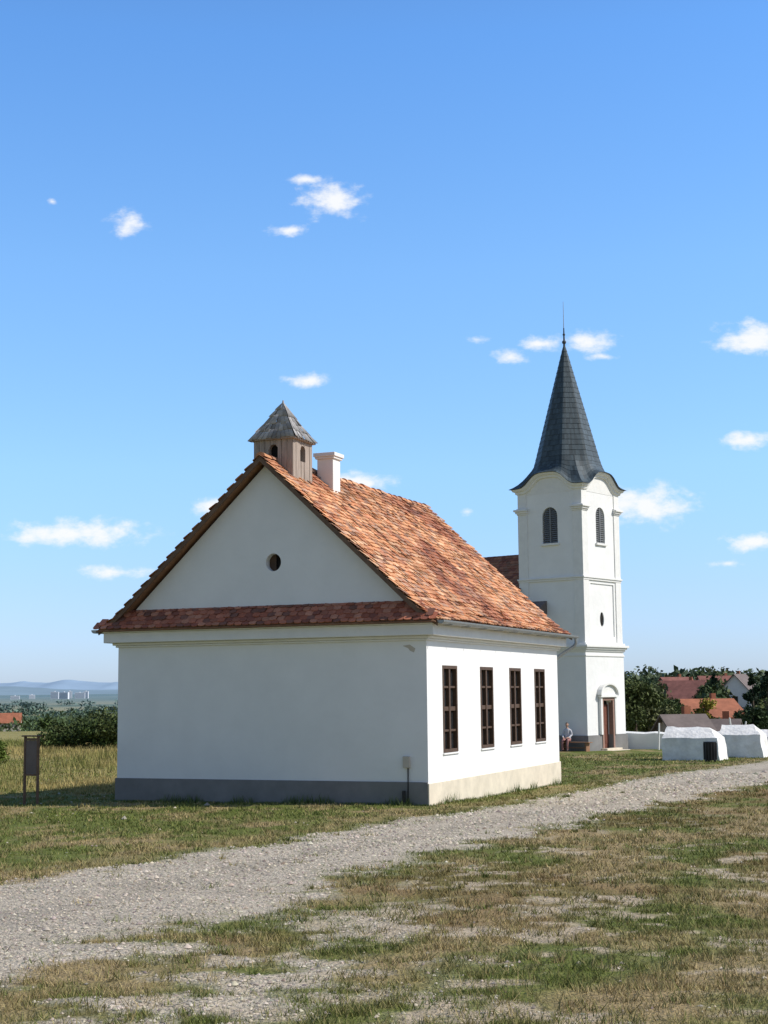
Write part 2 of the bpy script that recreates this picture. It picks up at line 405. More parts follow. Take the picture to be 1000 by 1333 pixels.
V = [(-W-.34, -.39, 3.665), (.34, -.39, 3.665), (XC+3.3, 0, zt), (XC-3.3, 0, zt), (-W-.34, -.39, 3.652), (.34, -.39, 3.652), (.3, 0, 3.652), (-W-.3, 0, 3.652)]
mobj('gable_skirt_deck', V, [(0, 1, 2, 3), (4, 5, 6, 7), (0, 1, 5, 4), (1, 2, 6, 5), (3, 0, 4, 7)], M_soffit, school)
V = []; F = []; C = []
y = -.26
while y < LEN+.15:
    b = len(V); seg = 8; cc = np.array(random.choice(TP))*random.uniform(.8, 1.1); jx = random.uniform(-.012, .012); jz = random.uniform(-.015, .02)
    for yy, r, dz in ((y, .115, .012), (y+.40, .10, -.004)):
        for i in range(seg+1):
            t = math.pi*i/seg; V.append((XC+jx+r*math.cos(t), yy, 7.29-.02+jz+dz+r*.85*math.sin(t))); C.append(cc)
    for i in range(seg): F.append((b+i, b+i+1, b+seg+2+i, b+seg+1+i))
    F.append(tuple(b+i for i in range(seg+1)))
    y += .36
me = bpy.data.meshes.new('ridge_tiles'); me.from_pydata(V, [], F)
at = me.color_attributes.new('Col', 'FLOAT_COLOR', 'POINT'); q = np.ones((len(V), 4), np.float32); q[:, :3] = C; at.data.foreach_set('color', q.ravel())
me.materials.append(M_tile); link(bpy.data.objects.new('ridge_tiles', me), school)
def gutter(name, x, z, y0, y1):
    V = []; F = []; seg = 8
    for yy in (y0, y1):
        for r in (.075, .066):
            V += [(x+r*math.cos(math.pi+math.pi*i/seg), yy, z+r*math.sin(math.pi+math.pi*i/seg)) for i in range(seg+1)]
    n = seg+1
    for i in range(seg): F += [(i, i+1, 2*n+i+1, 2*n+i), (n+i, n+i+1, 3*n+i+1, 3*n+i), (i, i+1, n+i+1, n+i)]
    F += [tuple(range(n)), tuple(range(2*n, 3*n)), (0, n, 3*n, 2*n), (n-1, 2*n-1, 4*n-1, 3*n-1)]
    mobj(name, V, F, M_metal, school, recalc=False)
gutter('gutter_right', .43, 3.69, -.32, LEN+.38)
gutter('gutter_left', -W-.43, 3.69, -.32, LEN+.38)
boxes('gutter_brackets', [(.30, .51, y-.012, y+.012, 3.60, 3.615) for y in np.arange(.2, LEN, 1.1)], M_metal, school)
pipe('downpipe', [(.43, LEN+.33, 3.63), (.43, LEN+.33, 3.50), (.38, LEN+.32, 3.42), (.02, LEN+.12, 3.16), (-.10, LEN+.07, 3.02), (-.10, LEN+.07, .1)], .045, M_metal, school)
# chimney
boxes('chimney', [(-3.45, -3.05, 2.22, 2.62, 6.2, 7.56), (-3.49, -3.01, 2.18, 2.66, 7.56, 7.61), (-3.52, -2.98, 2.15, 2.69, 7.61, 7.70)], M_white2, school, .012)
boxes('chimney_flashing', [(-3.47, -3.03, 2.20, 2.64, 6.5, 6.78)], M_redroof, school)
# belfry
bx0, bx1, by0, by1 = -4.11, -3.16, .375, 1.325
bz = 7.80; bcx, bcy = (bx0+bx1)/2, (by0+by1)/2
cb = boxes('belfry_core', [(bx0+.03, bx1-.03, by0+.03, by1-.03, 6.2, bz)], M_oldwood)
ct = [prism('c', arch(bcx, .22, 7.29, 7.64), by0-.1, by0+.3, 'y', M_dark), prism('c', arch(bcy, .22, 7.29, 7.64), bx1-.3, bx1+.1, 'x', M_dark)]
cut(cb, ct); cb.parent = school
def plank_outline(a0, a1, z0, z1, c, r, zs, zt):
    out = []; n = 6
    for i in range(n):
        p = a0+(a1-a0)*i/n; q = a0+(a1-a0)*(i+1)/n; m = (p+q)/2
        if abs(m-c) < r:
            top = zt-r+math.sqrt(r*r-(m-c)**2)
            out += [(p, q, z0, zs), (p, q, top, z1)]
        else: out.append((p, q, z0, z1))
    return out
pl = []
for i in range(7):
    a0 = bx0+(bx1-bx0)*i/7; a1 = a0+(bx1-bx0)/7-.010; dd = random.uniform(0, .012)
    for (p, q, z0, z1) in plank_outline(a0, a1, 6.2, bz, bcx, .11, 7.29, 7.64): pl.append((p, q, by0-dd, by0+.028, z0, z1))
    a0 = by0+(by1-by0)*i/7; a1 = a0+(by1-by0)/7-.010
    for (p, q, z0, z1) in plank_outline(a0, a1, 6.2, bz, bcy, .11, 7.29, 7.64): pl.append((bx1-.028, bx1+dd, p, q, z0, z1))
    pl.append((bx0-dd, bx0+.028, a0, a1, 6.2, bz))
boxes('belfry_planks', pl, M_oldwood, school)
boxes('belfry_opening_dark', [(bcx-.2, bcx+.2, by0+.12, by0+.13, 7.25, 7.70), (bx1-.13, bx1-.12, bcy-.2, bcy+.2, 7.25, 7.70)], M_dark, school)
V = []; F = []; C = []
crs = 5; zb, ztp = 7.78, 8.66; hb = .56
def rad(t): return hb*(1-t)*(1-.06*math.sin(math.pi*t))
for side in range(4):
    ca, sa = math.cos(side*math.pi/2), math.sin(side*math.pi/2)
    for k in range(crs):
        t0 = k/crs-.015; t1 = min((k+1.25)/crs, 1)
        r0, r1 = rad(max(t0, 0))+.018, rad(t1)+.002; z0 = zb+(ztp-zb)*t0; z1 = zb+(ztp-zb)*t1
        nb = max(2, int(2*r0/.11))
        for j in range(nb):
            u0 = -1+2*j/nb; u1 = -1+2*(j+1)/nb-.02; dz = random.uniform(-.03, .02); o = random.uniform(0, .014)
            b = len(V)
            for (u, r, z) in ((u0, r0, z0+dz), (u1, r0, z0+dz), (u1, r1, z1), (u0, r1, z1), (u0, r0-.03, z0+dz-.005), (u1, r0-.03, z0+dz-.005)):
                lx, ly = u*r, -(r+o)
                V.append((bcx+lx*ca-ly*sa, bcy+lx*sa+ly*ca, z)); 
            cc = np.array([.315, .30, .29])*random.uniform(.6, 1.35); C += [cc]*6
            F += [(b, b+1, b+2, b+3), (b, b+4, b+5, b+1)]
np_mesh('belfry_shingle_roof', V, np.array(F), M_shingle, np.array(C), school)
boxes('belfry_eave', [(bcx-.54, bcx+.54, bcy-.54, bcy+.54, 7.74, 7.77)], M_oldwood, school)
cyl('belfry_finial', (bcx, bcy, 8.58), (bcx, bcy, 8.70), .03, .015, M_oldwood, school, 8)
boxes('meter_box', [(-.52, -.38, -.07, .0, .75, .98)], M_housewall, school, .008)
pipe('meter_pipe', [(-.42, -.03, .75), (-.42, -.05, .0)], .014, M_black, school)
cyl('drain_stub', (-.50, -.08, -.05), (-.50, -.08, .30), .035, .035, M_black, school)

# ------------------------------------------------------------------ CHURCH
TA = math.radians(-38)
church = empty('church', (9.71, 72.0, -2.88), TA)
cx, cy = -1.9, 1.9
def sq(h, z0, z1): return (cx-h, cx+h, cy-h, cy+h, z0, z1)
pln = boxes('tower_plinth', [sq(1.95, -.5, .74)], M_plgrey)
cut(pln, [prism('c', rect(cy-.45, cy+.45, -.2, 1.0), -.4, .3, 'x', M_dark)]); pln.parent = church
low = boxes('tower_lower', [sq(1.88, .5, 4.86)], M_white)
cut(low, [prism('c', arch(cy, .92, .15, 2.42, rise=.12), -.4, .3, 'x', M_dark)]); low.parent = church
up = boxes('tower_shaft', [sq(1.82, 5.1, 13.2)], M_white)
cut(up, [prism('c', arch(cx, .88, 10.2, 12.0), -.1, .35, 'y', M_dark), prism('c', arch(cy, .88, 10.2, 12.0), -.45, .1, 'x', M_dark),
         prism('c', rect(cy-1.15, cy+1.15, 5.55, 8.15), -.13, .1, 'x', M_white)])
cut(up, [prism('c', ell(cy, 6.4, .2, .36), -.5, .1, 'x', M_dark)])
up.parent = church
boxes('belfry_dark', [(cx-.43, cx+.43, .33, .34, 10.22, 11.9), (-.43, -.42, cy-.43, cy+.43, 10.22, 11.9)], M_dark, church)
prism('oval_dark', ell(cy, 6.4, .195, .355), -.19, -.18, 'x', M_dark, church)
V = []; F = []
def louv(face):
    for i in range(17):
        z = 10.24+i*.103
        hw = .42 if z < 11.56 else math.sqrt(max(.0, .43**2-(z+.05-11.56)**2))-.01
        if hw < .05: continue
        for (s, e) in ((-hw, -.03), (.03, hw)):
            b = len(V)
            if e <= s: continue
            for a, o, zz in ((s, .06, z), (e, .06, z), (e, .15, z+.075), (s, .15, z+.075), (s, .06, z-.015), (e, .06, z-.015), (e, .15, z+.06), (s, .15, z+.06)):
                V.append((cx+a, .08+o-.02, zz) if face == 'y' else (-.08-o+.02, cy+a, zz))
            F.extend(tuple(b+i2 for i2 in f) for f in BF)
louv('y'); louv('x')
mobj('louvers', V, F, M_louver, church)
boxes('louver_frames', [(cx-.03, cx+.03, .10, .24, 10.2, 11.98), (-.24, -.10, cy-.03, cy+.03, 10.2, 11.98)], M_louver, church)
boxes('belfry_sills', [(cx-.52, cx+.52, -.02, .09, 10.08, 10.19), (-.09, .02, cy-.52, cy+.52, 10.08, 10.19)], M_white2, church, .01)
L = [sq(1.92, 4.56, 4.64), sq(1.94, 4.80, 4.90), sq(2.02, 4.90, 5.0), sq(2.10, 5.0, 5.12), sq(1.95, 5.12, 5.22), sq(1.885, 8.30, 8.40), sq(1.93, 8.40, 8.48)]
for sx in (-1, 1):
    for sy in (-1, 1):
        def cor(h, w, z0, z1):
            xa = sorted((cx+sx*h, cx+sx*(h-w))); ya = sorted((cy+sy*h, cy+sy*(h-w)))
            return (xa[0], xa[1], ya[0], ya[1], z0, z1)
        L += [cor(1.865, .55, 5.2, 8.31), cor(1.865, .55, 8.47, 11.72), cor(1.90, .60, 11.72, 11.80), cor(1.96, .68, 11.80, 11.90), cor(2.03, .76, 11.90, 12.0), cor(1.91, .62, 12.0, 12.05), cor(1.86, .5, 12.05, 12.9)]
boxes('tower_mouldings', L, M_white2, church, .012)
def bump(t): return .72*math.exp(-(abs(t)/.54)**4)
per = []
K = 20
for s in range(4):
    for i in range(K):
        per.append((s, -1+2*i/K))
def pt(s, t, h):
    x, y = t, -1
    ca, sa = math.cos(s*math.pi/2), math.sin(s*math.pi/2)
    return (cx+h*(x*ca-y*sa), cy+h*(x*sa+y*ca))
V = []; F = []; rings = [(1.83, lambda b: 12.7), (1.84, lambda b: 12.74+b), (1.93, lambda b: 12.78+b), (1.95, lambda b: 12.88+b), (2.04, lambda b: 12.92+b), (2.09, lambda b: 13.02+b), (1.7, lambda b: 13.04+b)]
n = len(per)
for h, fz in rings:
    for s, t in per:
        p = pt(s, t, h); V.append((p[0], p[1], fz(bump(t))))
for r in range(len(rings)-1):
    for i in range(n): F.append((r*n+i, r*n+(i+1) % n, (r+1)*n+(i+1) % n, (r+1)*n+i))
mobj('tower_crown_cornice', V, F, M_white2, church)
prof_s = [(13.03, 2.19, 1, 1), (13.14, 2.04, .95, .95), (13.30, 1.90, .85, .82), (13.52, 1.79, .7, .66), (13.78, 1.71, .5, .45), (14.05, 1.645, .28, .25), (14.35, 1.58, .1, .07), (14.65, 1.51, 0, 0)]
z = 14.65
while z < 20.3:
    z += .28; prof_s.append((z, max(.05, 1.51*(20.75-z)/(20.75-14.65)), 0, 0))
def sp(s, t, z, r, q, bk):
    phi = math.atan2(t, 1)
    ph = (phi+math.pi/8) % (math.pi/4)-math.pi/8
    ro = r/math.cos(ph); rs = r/max(abs(math.cos(phi)), abs(math.sin(phi)))
    rr = ro*(1-q)+rs*q
    lx, ly = rr*math.sin(phi), -rr*math.cos(phi)
    ca, sa = math.cos(s*math.pi/2), math.sin(s*math.pi/2)
    return (cx+lx*ca-ly*sa, cy+lx*sa+ly*ca, z+bump(t)*bk)
V = []; F = []; C = []
for k in range(len(prof_s)-1):
    a, b = prof_s[k], prof_s[k+1]
    o = .022 if k else 0
    for i in range(n):
        s, t = per[i]; t2 = t+2/K
        bb = len(V)
        V += [sp(s, t, a[0]-.02*(k > 0), a[1]+o, a[2], a[3]), sp(s, t2, a[0]-.02*(k > 0), a[1]+o, a[2], a[3]), sp(s, t2, b[0], b[1], b[2], b[3]), sp(s, t, b[0], b[1], b[2], b[3])]
        F.append((bb, bb+1, bb+2, bb+3)); cc = np.array([.046, .066, .078])*random.uniform(.7, 1.35); C += [cc]*4
np_mesh('spire_slates', V, np.array(F), M_slate, np.array(C), church)
V = [(*pt(s, t, 2.19), 13.03+bump(t)) for s, t in per]+[(*pt(s, t, 1.95), 13.0+bump(t)) for s, t in per]
F = [(i, (i+1) % n, n+(i+1) % n, n+i) for i in range(n)]
mobj('spire_eave_board', V, F, M_leadgrey, church)
cyl('finial_rod', (cx, cy, 20.2), (cx, cy, 21.5), .07, .03, M_leadgrey, church)
cyl('lightning_rod', (cx, cy, 21.5), (cx, cy, 22.9), .022, .010, M_metal, church)
for zz, r in ((20.75, .11), (21.15, .07)):
    bm = bmesh.new(); bmesh.ops.create_uvsphere(bm, u_segments=12, v_segments=8, radius=r, matrix=Matrix.Translation((cx, cy, zz)))
    me = bpy.data.meshes.new('finial_ball'); bm.to_mesh(me); bm.free(); me.materials.append(M_leadgrey); link(bpy.data.objects.new('finial_ball', me), church)
# door
boxes('door_frame', [(-.16, .09, cy-.60, cy-.455, -.1, 2.40), (-.16, .09, cy+.455, cy+.60, -.1, 2.40), (-.16, .10, cy-.60, cy+.60, 2.405, 2.55)], M_stone, church, .01)
boxes('door_dark', [(-.27, -.26, cy-.45, cy+.45, -.1, 2.4)], M_dark, church)
boxes('door_leaf', [(-.25, -.20, cy+.0, cy+.44, .08, 2.2), (-.2, -.19, cy+.08, cy+.36, .3, 1.0), (-.2, -.19, cy+.08, cy+.36, 1.2, 2.0)], M_doorred, church)
boxes('door_surround', [(-.02, .13, cy-.78, cy-.61, .75, 2.56), (-.02, .13, cy+.61, cy+.78, .75, 2.56), (-.02, .2, cy-.86, cy+.86, 2.56, 2.68)], M_white2, church, .01)
prism('door_hood', [(cy-.8, 2.68)]+[(cy+.8*math.sin(t), 2.68+.50*math.cos(t)) for t in [(-1+2*i/14)*math.pi/2 for i in range(15)]][1:-1]+[(cy+.8, 2.68)], -.02, .12, 'x', M_white2, church)
V = []; F = []
for i in range(15):
    t = (-1+2*i/14)*math.pi/2
    for r0, r1, x in ((.80, .50, -.0), (.92, .60, 0), (.92, .60, .24), (.80, .50, .24)): V.append((x, cy+r0*math.sin(t), 2.681+r1*math.cos(t)))
for i in range(14):
    for j in range(4): F.append((4*i+j, 4*i+(j+1) % 4, 4*i+4+(j+1) % 4, 4*i+4+j))
mobj('door_hood_moulding', V, F, M_white2, church)
boxes('door_steps', [(0.06, .75, cy-.9, cy+.9, -.3, .0), (0.06, .4, cy-.75, cy+.75, 0, .09)], M_plbeige, church, .01)
# nave
prism('nave_walls', [(-.55, -.5), (4.35, -.5), (4.35, 7.1), (1.9, 9.75), (-.55, 7.1)], -17, -3.75, 'x', M_white, church)
for s, nm in ((-1, 'front'), (1, 'back')):
    V = []
    for x in (-17.2, -3.70):
        V += [(x, 1.9, 9.9), (x, 1.9+s*2.8, 7.05), (x, 1.9+s*2.8, 6.95), (x, 1.9, 9.8)]
    mobj('nave_roof_'+nm, V, [(0, 1, 5, 4), (1, 2, 6, 5), (2, 3, 7, 6), (0, 1, 2, 3), (4, 5, 6, 7), (3, 0, 4, 7)], M_maroon, church)
npf = [(2.85, 7.03), (0, 9.93)]
TPN = [(.28, .11, .065), (.34, .15, .085), (.22, .085, .055), (.26, .13, .08)]
tiles('nave_tiles', npf, -17.2, -3.68, lambda d, z, a: (a, 1.9-d, z), TPN, church, tw=.24, ex=.2, ln=.3)
prism('stair_annex', [(-3.9, -.5), (-2.3, -.5), (-2.3, 6.75), (-3.9, 6.75)], -.85, .15, 'y', M_white, church)
mobj('stair_annex_roof', [(-4.0, -.97, 6.74), (-2.18, -.97, 6.74), (-2.18, .1, 7.35), (-4.0, .1, 7.35), (-4.0, -.97, 6.66), (-2.18, -.97, 6.66), (-2.18, .1, 6.66), (-4, .1, 6.66)], BF, M_greyroof, church)

# ------------------------------------------------------------------ walls, cellars, bin, bench, board
def wl(x, y, lx, ly, a): return (x+lx*math.cos(a)-ly*math.sin(a), y+lx*math.sin(a)+ly*math.cos(a))
def whitewall(name, x0, y0, x1, y1, h, th=.35):
    n = 24; V = []; F = []
    d = Vector((x1-x0, y1-y0)); L = d.length; d /= L; nn = Vector((-d.y, d.x))
    for i in range(n+1):
        t = i/n; x = x0+d.x*L*t; y = y0+d.y*L*t; g = float(gz(x, y)); hh = h+random.uniform(-.05, .05)
        for o, z in ((-th/2, g-.3), (-th/2, g+hh-.08), (0, g+hh), (th/2, g+hh-.08), (th/2, g-.3)):
            V.append((x+nn.x*o, y+nn.y*o, z))
    for i in range(n):
        for j in range(4): F.append((5*i+j, 5*i+j+1, 5*i+6+j, 5*i+5+j))
    F += [tuple(range(5)), tuple(range(5*n, 5*n+5))]
    return mobj(name, V, F, M_white, None)
whitewall('whitewashed_wall', 12.0, 75.6, 24, 69.5, .85)
M_wrough = pmat('rough_whitewash', (.74, .73, .70), .95, 3, .1, 7, .7, bdist=.05, var2=.1, nscale2=1.5)
def cellar(x, y, a, L, D, he, hr, name='whitewashed_cellar_entrance'):
    g = float(gz(x, y))
    e = empty(name, (x, y, g), a)
    bm = bmesh.new()
    V = [(-L/2, -D/2, -.2), (L/2+.10, -D/2, -.2), (L/2+.10, D/2, -.2), (-L/2, D/2, -.2), (-L/2+.03, -D/2+.08, he), (L/2-.04, -D/2+.08, he), (L/2-.04, D/2-.06, he), (-L/2+.03, D/2-.06, he), (-L/2+.05, -.05, hr), (L/2-.42, -.05, hr)]
    vs = [bm.verts.new(v) for v in V]
    for f in [(0, 3, 2, 1), (0, 1, 5, 4), (2, 3, 7, 6), (4, 5, 9, 8), (6, 7, 8, 9), (1, 2, 6, 5), (6, 9, 5), (3, 0, 4, 8, 7)]: bm.faces.new([vs[i] for i in f])
    bmesh.ops.triangulate(bm, faces=bm.faces)
    bmesh.ops.subdivide_edges(bm, edges=bm.edges, cuts=6, use_grid_fill=True)
    for v in bm.verts:
        p = v.co; q = float(fbm(np.array(p.x*2.3+x+p.z), np.array(p.y*2.3+p.z*2), 9, 2))-.5
        q2 = float(fbm(np.array(p.x*2.9+p.y), np.array(p.z*3.3+x), 19, 2))-.5
        v.co += Vector((q*.10, q2*.09, q*.09 if p.z > .1 else 0))
    bmesh.ops.recalc_face_normals(bm, faces=bm.faces)
    me = bpy.data.meshes.new('masonry'); bm.to_mesh(me); bm.free(); me.materials.append(M_wrough)
    for p in me.polygons: p.use_smooth = True
    me.set_sharp_from_angle(angle=math.radians(25))
    link(bpy.data.objects.new('masonry', me), e)
cellar(11.80, 57.4, math.radians(-24), 2.15, 1.7, .85, 1.25)
cellar(14.35, 60.2, math.radians(-24), 1.7, 1.7, .9, 1.3)
cellar(16.0, 62.0, math.radians(-24), 1.2, 1.5, .75, 1.05)
# litter bin
bx, by = 11.85, 54.8; g = float(gz(bx, by))
bn = empty('litter_bin', (bx, by, g), .2)
cyl('drum', (0, 0, .06), (0, 0, .70), .19, .225, M_black, bn, 18); cyl('rim', (0, 0, .70), (0, 0, .735), .24, .24, M_black, bn, 18)
boxes('staves', [(.225*math.cos(t)-.018, .225*math.cos(t)+.018, .225*math.sin(t)-.018, .225*math.sin(t)+.018, .08, .69) for t in [2*math.pi*i/14 for i in range(14)]], M_black, bn)
boxes('feet', [(-.2, -.14, -.03, .03, 0, .07), (.14, .2, -.03, .03, 0, .07), (-.03, .03, .14, .2, 0, .07)], M_black, bn)
# information board
ib = empty('information_board', (-7.54, 31.8, float(gz(-7.54, 31.8))), math.radians(-28))
boxes('posts', [(-.20, -.155, -.025, .025, -.2, 1.42), (.155, .20, -.025, .025, -.2, 1.42)], M_verge, ib, .005)
boxes('panel', [(-.152, .152, -.012, .012, .64, 1.34)], M_greyroof, ib)
boxes('panel_frame', [(-.154, .154, -.022, .022, 1.345, 1.39), (-.154, .154, -.022, .022, .60, .638)], M_verge, ib)
boxes('cap', [(-.24, .24, -.06, .05, 1.42, 1.45)], M_verge, ib, .005)
# bench at tower
tw = lambda lx, ly: wl(9.71, 72, lx, ly, TA)
bxw = tw(-.45, -.45); gb = float(gz(*bxw))
be = empty('wooden_bench', (bxw[0], bxw[1], gb), TA)
boxes('seat', [(-.85, .85, -.19, -.01, .41, .45), (-.85, .85, .01, .19, .41, .45)], M_soffit, be, .006)
boxes('legs', [(-.7, -.62, -.17, .17, -.05, .41), (.62, .7, -.17, .17, -.05, .41)], M_soffit, be)
boxes('stretcher', [(-.62, .62, -.03, .03, .15, .2)], M_soffit, be)
# seated person
M_skin = pmat('skin', (.50, .30, .22), .6, 5, .05, 30, 0); M_shirt = pmat('shirt', (.50, .50, .54), .9, 20, .08, 60, .2)
M_trou = pmat('trousers', (.30, .15, .14), .9, 20, .1, 60, .2); M_hair = pmat('hair', (.12, .09, .07), .8, 30, .2, 60, .4); M_shoe = pmat('shoe', (.04, .03, .03), .6, 5, .1, 5, 0)
pw = tw(-.86, -.47)
per_ = empty('seated_person', (pw[0], pw[1], float(gz(*pw))), TA+math.radians(14))
J = [((0, .02, .56), .15), ((0, .04, .72), .135), ((0, .02, .90), .155), ((0, -.0, 1.04), .10), ((0, -.02, 1.12), .055), ((0, -.03, 1.17), .05)]
E = [(0, 1), (1, 2), (2, 3), (3, 4), (4, 5)]
for s in (-1, 1):
    b = len(J)
    J += [((s*.10, -.02, .54), .095), ((s*.13, -.40, .55), .07), ((s*.12, -.46, .30), .052), ((s*.12, -.43, .10), .04), ((s*.13, -.50, .05), .04), ((s*.14, -.62, .035), .032)]
    E += [(0, b), (b, b+1), (b+1, b+2), (b+2, b+3), (b+3, b+4), (b+4, b+5)]
    b = len(J)
    J += [((s*.17, 0, 1.0), .062), ((s*.23, -.02, .78), .047), ((s*.15, -.25, .67), .036), ((s*.11, -.33, .655), .03), ((s*.08, -.37, .645), .032)]
    E += [(3, b), (b, b+1), (b+1, b+2), (b+2, b+3), (b+3, b+4)]
    hb_ = len(J)-1
    for q, ln in ((-.03, .06), (-.012, .075), (.008, .07), (.026, .055)):
        c = len(J); J += [((s*.08+q, -.37-ln*.55, .645), .010), ((s*.08+q, -.37-ln, .62), .008)]; E += [(hb_, c), (c, c+1)]
    c = len(J); J += [((s*.04, -.36, .65), .011), ((s*.03, -.40, .645), .009)]; E += [(hb_, c), (c, c+1)]
me = bpy.data.meshes.new('body'); me.from_pydata([j[0] for j in J], E, [])
o = link(bpy.data.objects.new('body', me))
md = o.modifiers.new('s', 'SKIN'); o.modifiers.new('ss', 'SUBSURF').levels = 1
for i, j in enumerate(J):
    me.skin_vertices[0].data[i].radius = (j[1], j[1]); me.skin_vertices[0].data[i].use_root = (i == 0)
bpy.context.view_layer.update()
me2 = bpy.data.meshes.new_from_object(o.evaluated_get(bpy.context.evaluated_depsgraph_get()))
o.modifiers.clear(); o.data = me2
me2.materials.clear()
for q in (M_shirt, M_trou, M_skin, M_shoe): me2.materials.append(q)
for p in me2.polygons:
    c = p.center; p.use_smooth = True
    if c.z > 1.09: k = 2
    elif c.z < .10: k = 3
    elif c.z > .61 and c.y < -.29: k = 2
    elif c.z < .63: k = 1
    else: k = 0
    p.material_index = k
o.parent = per_
bm = bmesh.new(); bmesh.ops.create_uvsphere(bm, u_segments=20, v_segments=14, radius=1)
for v in bm.verts:
    x, y, z = v.co; jaw = 1-.22*max(0, -z)
    nose = .22*math.exp(-((x/.16)**2+((z+.12)/.22)**2)) if y < -.5 else 0
    eye = -.08*math.exp(-(((abs(x)-.38)/.18)**2+((z-.05)/.12)**2)) if y < -.5 else 0
    v.co = (x*.075*jaw, (y*.095-(nose+eye)*.095)*jaw-.045, z*.118+1.27)
me = bpy.data.meshes.new('head'); bm.to_mesh(me); bm.free(); me.materials.append(M_skin); me.materials.append(M_hair)
for p in me.polygons:
    p.use_smooth = True; p.material_index = 1 if (p.center.z > 1.325 or (p.center.y > -.03 and p.center.z > 1.22)) else 0
link(bpy.data.objects.new('head', me), per_)
for s in (-1, 1):
    bm = bmesh.new(); bmesh.ops.create_uvsphere(bm, u_segments=8, v_segments=6, radius=1, matrix=Matrix.Translation((s*.076, -.035, 1.265)) @ Matrix.Diagonal((.01, .018, .03, 1)))
    me = bpy.data.meshes.new('ear'); bm.to_mesh(me); bm.free(); me.materials.append(M_skin); link(bpy.data.objects.new('ear', me), per_)

# ------------------------------------------------------------------ vegetation
def leafcloud(cent, rad, per, size, base):
    cent = np.asarray(cent, float); rad = np.asarray(rad, float); n = len(cent)
    tot = n*per
    d = rng.normal(0, 1, (n, per, 3)); d /= np.linalg.norm(d, axis=-1, keepdims=True)
    r = rng.random((n, per, 1))**.45
    lump = 1+.25*np.sin(d[..., :1]*5+rng.uniform(0, 6, (n, 1, 1)))*np.cos(d[..., 2:]*4+d[..., 1:2]*3)
    p = (cent[:, None]+d*r*lump*rad[:, None]).reshape(-1, 3)
    a = rng.normal(0, 1, (tot, 3)); a /= np.linalg.norm(a, axis=1, keepdims=True)
    b = np.cross(a, rng.normal(0, 1, (tot, 3))); b /= np.linalg.norm(b, axis=1, keepdims=True)
    s = (size*rng.uniform(.5, 1.3, (tot, 1)))
    V = np.stack([p-a*s, p-b*s*.5, p+a*s, p+b*s*.5], 1).reshape(-1, 3)
    base = np.asarray(base, float)
    if base.ndim == 1: base = np.tile(base, (n, 1))
    cc = base[:, None]*rng.uniform(.75, 1.3, (n, 1, 1))*rng.uniform(.6, 1.45, (n, per, 1))
    return V, np.repeat(cc.reshape(-1, 3), 4, axis=0)
def foliage(name, cent, rad, per, size, base, parent=None):
    V, C = leafcloud(cent, rad, per, size, base)
    return np_mesh(name, V, np.arange(len(V)).reshape(-1, 4), M_leaf, C, parent)
def tree(name, x, y, h, w, base, k=14, per=260, size=.16, conifer=False):
    z = float(gz(x, y)); e = empty(name, (x, y, z))
    cyl('trunk', (0, 0, -.2), (0, 0, h*.7), h*.03, h*.012, M_bark, e, 8)
    cent = []; rad = []
    for i in range(k):
        t = random.random(); a = random.uniform(0, 6.28)
        if conifer: zz = h*(.15+.82*t); rr = w/2*(1-t)*.75; q = w*.20*(1.15-t)
        else: zz = h*(.3+.55*t); rr = w/2*.75*math.sqrt(max(.05, 1-((t-.4)/.7)**2))*random.random()**.5; q = w*random.uniform(.14, .24)
        c = (rr*math.cos(a), rr*math.sin(a), zz); cent.append(c); rad.append((q, q, q*.85))
        if i < 7: cyl('limb', (0, 0, zz*.6), c, h*.012, h*.004, M_bark, e, 6)
    foliage('crown', cent, rad, per, size, base, e)
# bushes on the left
cent = []; rad = []; base = []
for i in range(70):
    x = -21.9+8.6*random.random()**.85; y = 92+random.uniform(-3, 4); g = float(gz(x, y)); q = random.uniform(.4, .95)
    hh = 1.5+.5*math.sin(x*1.1+1)+.25*math.sin(x*2.7)
    cent.append((x, y, g+random.uniform(.3, max(.5, hh)))); rad.append((q*1.1, q, q*.8)); base.append(random.choice([(.045, .07, .018), (.06, .085, .024), (.075, .095, .03)]))
foliage('shrubs', cent, rad, 330, .12, base)
cent = []; rad = []
for i in range(16):
    x = -16.2+random.uniform(-1.0, .7); y = 60+random.uniform(-.6, .6); g = float(gz(x, y)); q = random.uniform(.3, .5)
    cent.append((x, y, g+random.uniform(.2, 1.0))); rad.append((q, q, q))
foliage('bush', cent, rad, 260, .07, (.11, .15, .03))
# right side trees and hillside
greens = [(.05, .08, .024), (.065, .09, .028), (.045, .07, .025), (.09, .11, .038), (.08, .09, .04), (.125, .125, .045)]
cent = []; rad = []; base = []
HP = [(26.6, 124, 2.4), (37.8, 190, 3.2), (49.5, 208, 3.0), (46.8, 240, 3.2)]
def blocked(x, y):
    for (hx, hy, r) in HP:
        if abs(x-hx) < r+1 and abs(y-hy) < 5: return True
        if y < hy and abs(x/y-hx/hy) < r/hy: return 'low'
    return False
for i in range(620):
    y = random.uniform(112, 300); k = random.uniform(.135, .30); x = k*y; g = float(gz(x, y))
    s = random.uniform(.8, 1.7)*(1+(y-112)/260)
    hh = random.uniform(.4, 1)*s*1.6*(.65+.8*float(vnoise(np.array(x*.10), np.array(y*.05), 3)))
    bl = blocked(x, y)
    if bl is True: continue
    if bl: hh *= .35; s *= .6
    cent.append((x, y, g+hh)); rad.append((s*1.0, s, s*.9)); base.append(random.choice(greens))
foliage('hillside_trees', cent, rad, 150, .34, base)
cent = []; rad = []; base = []
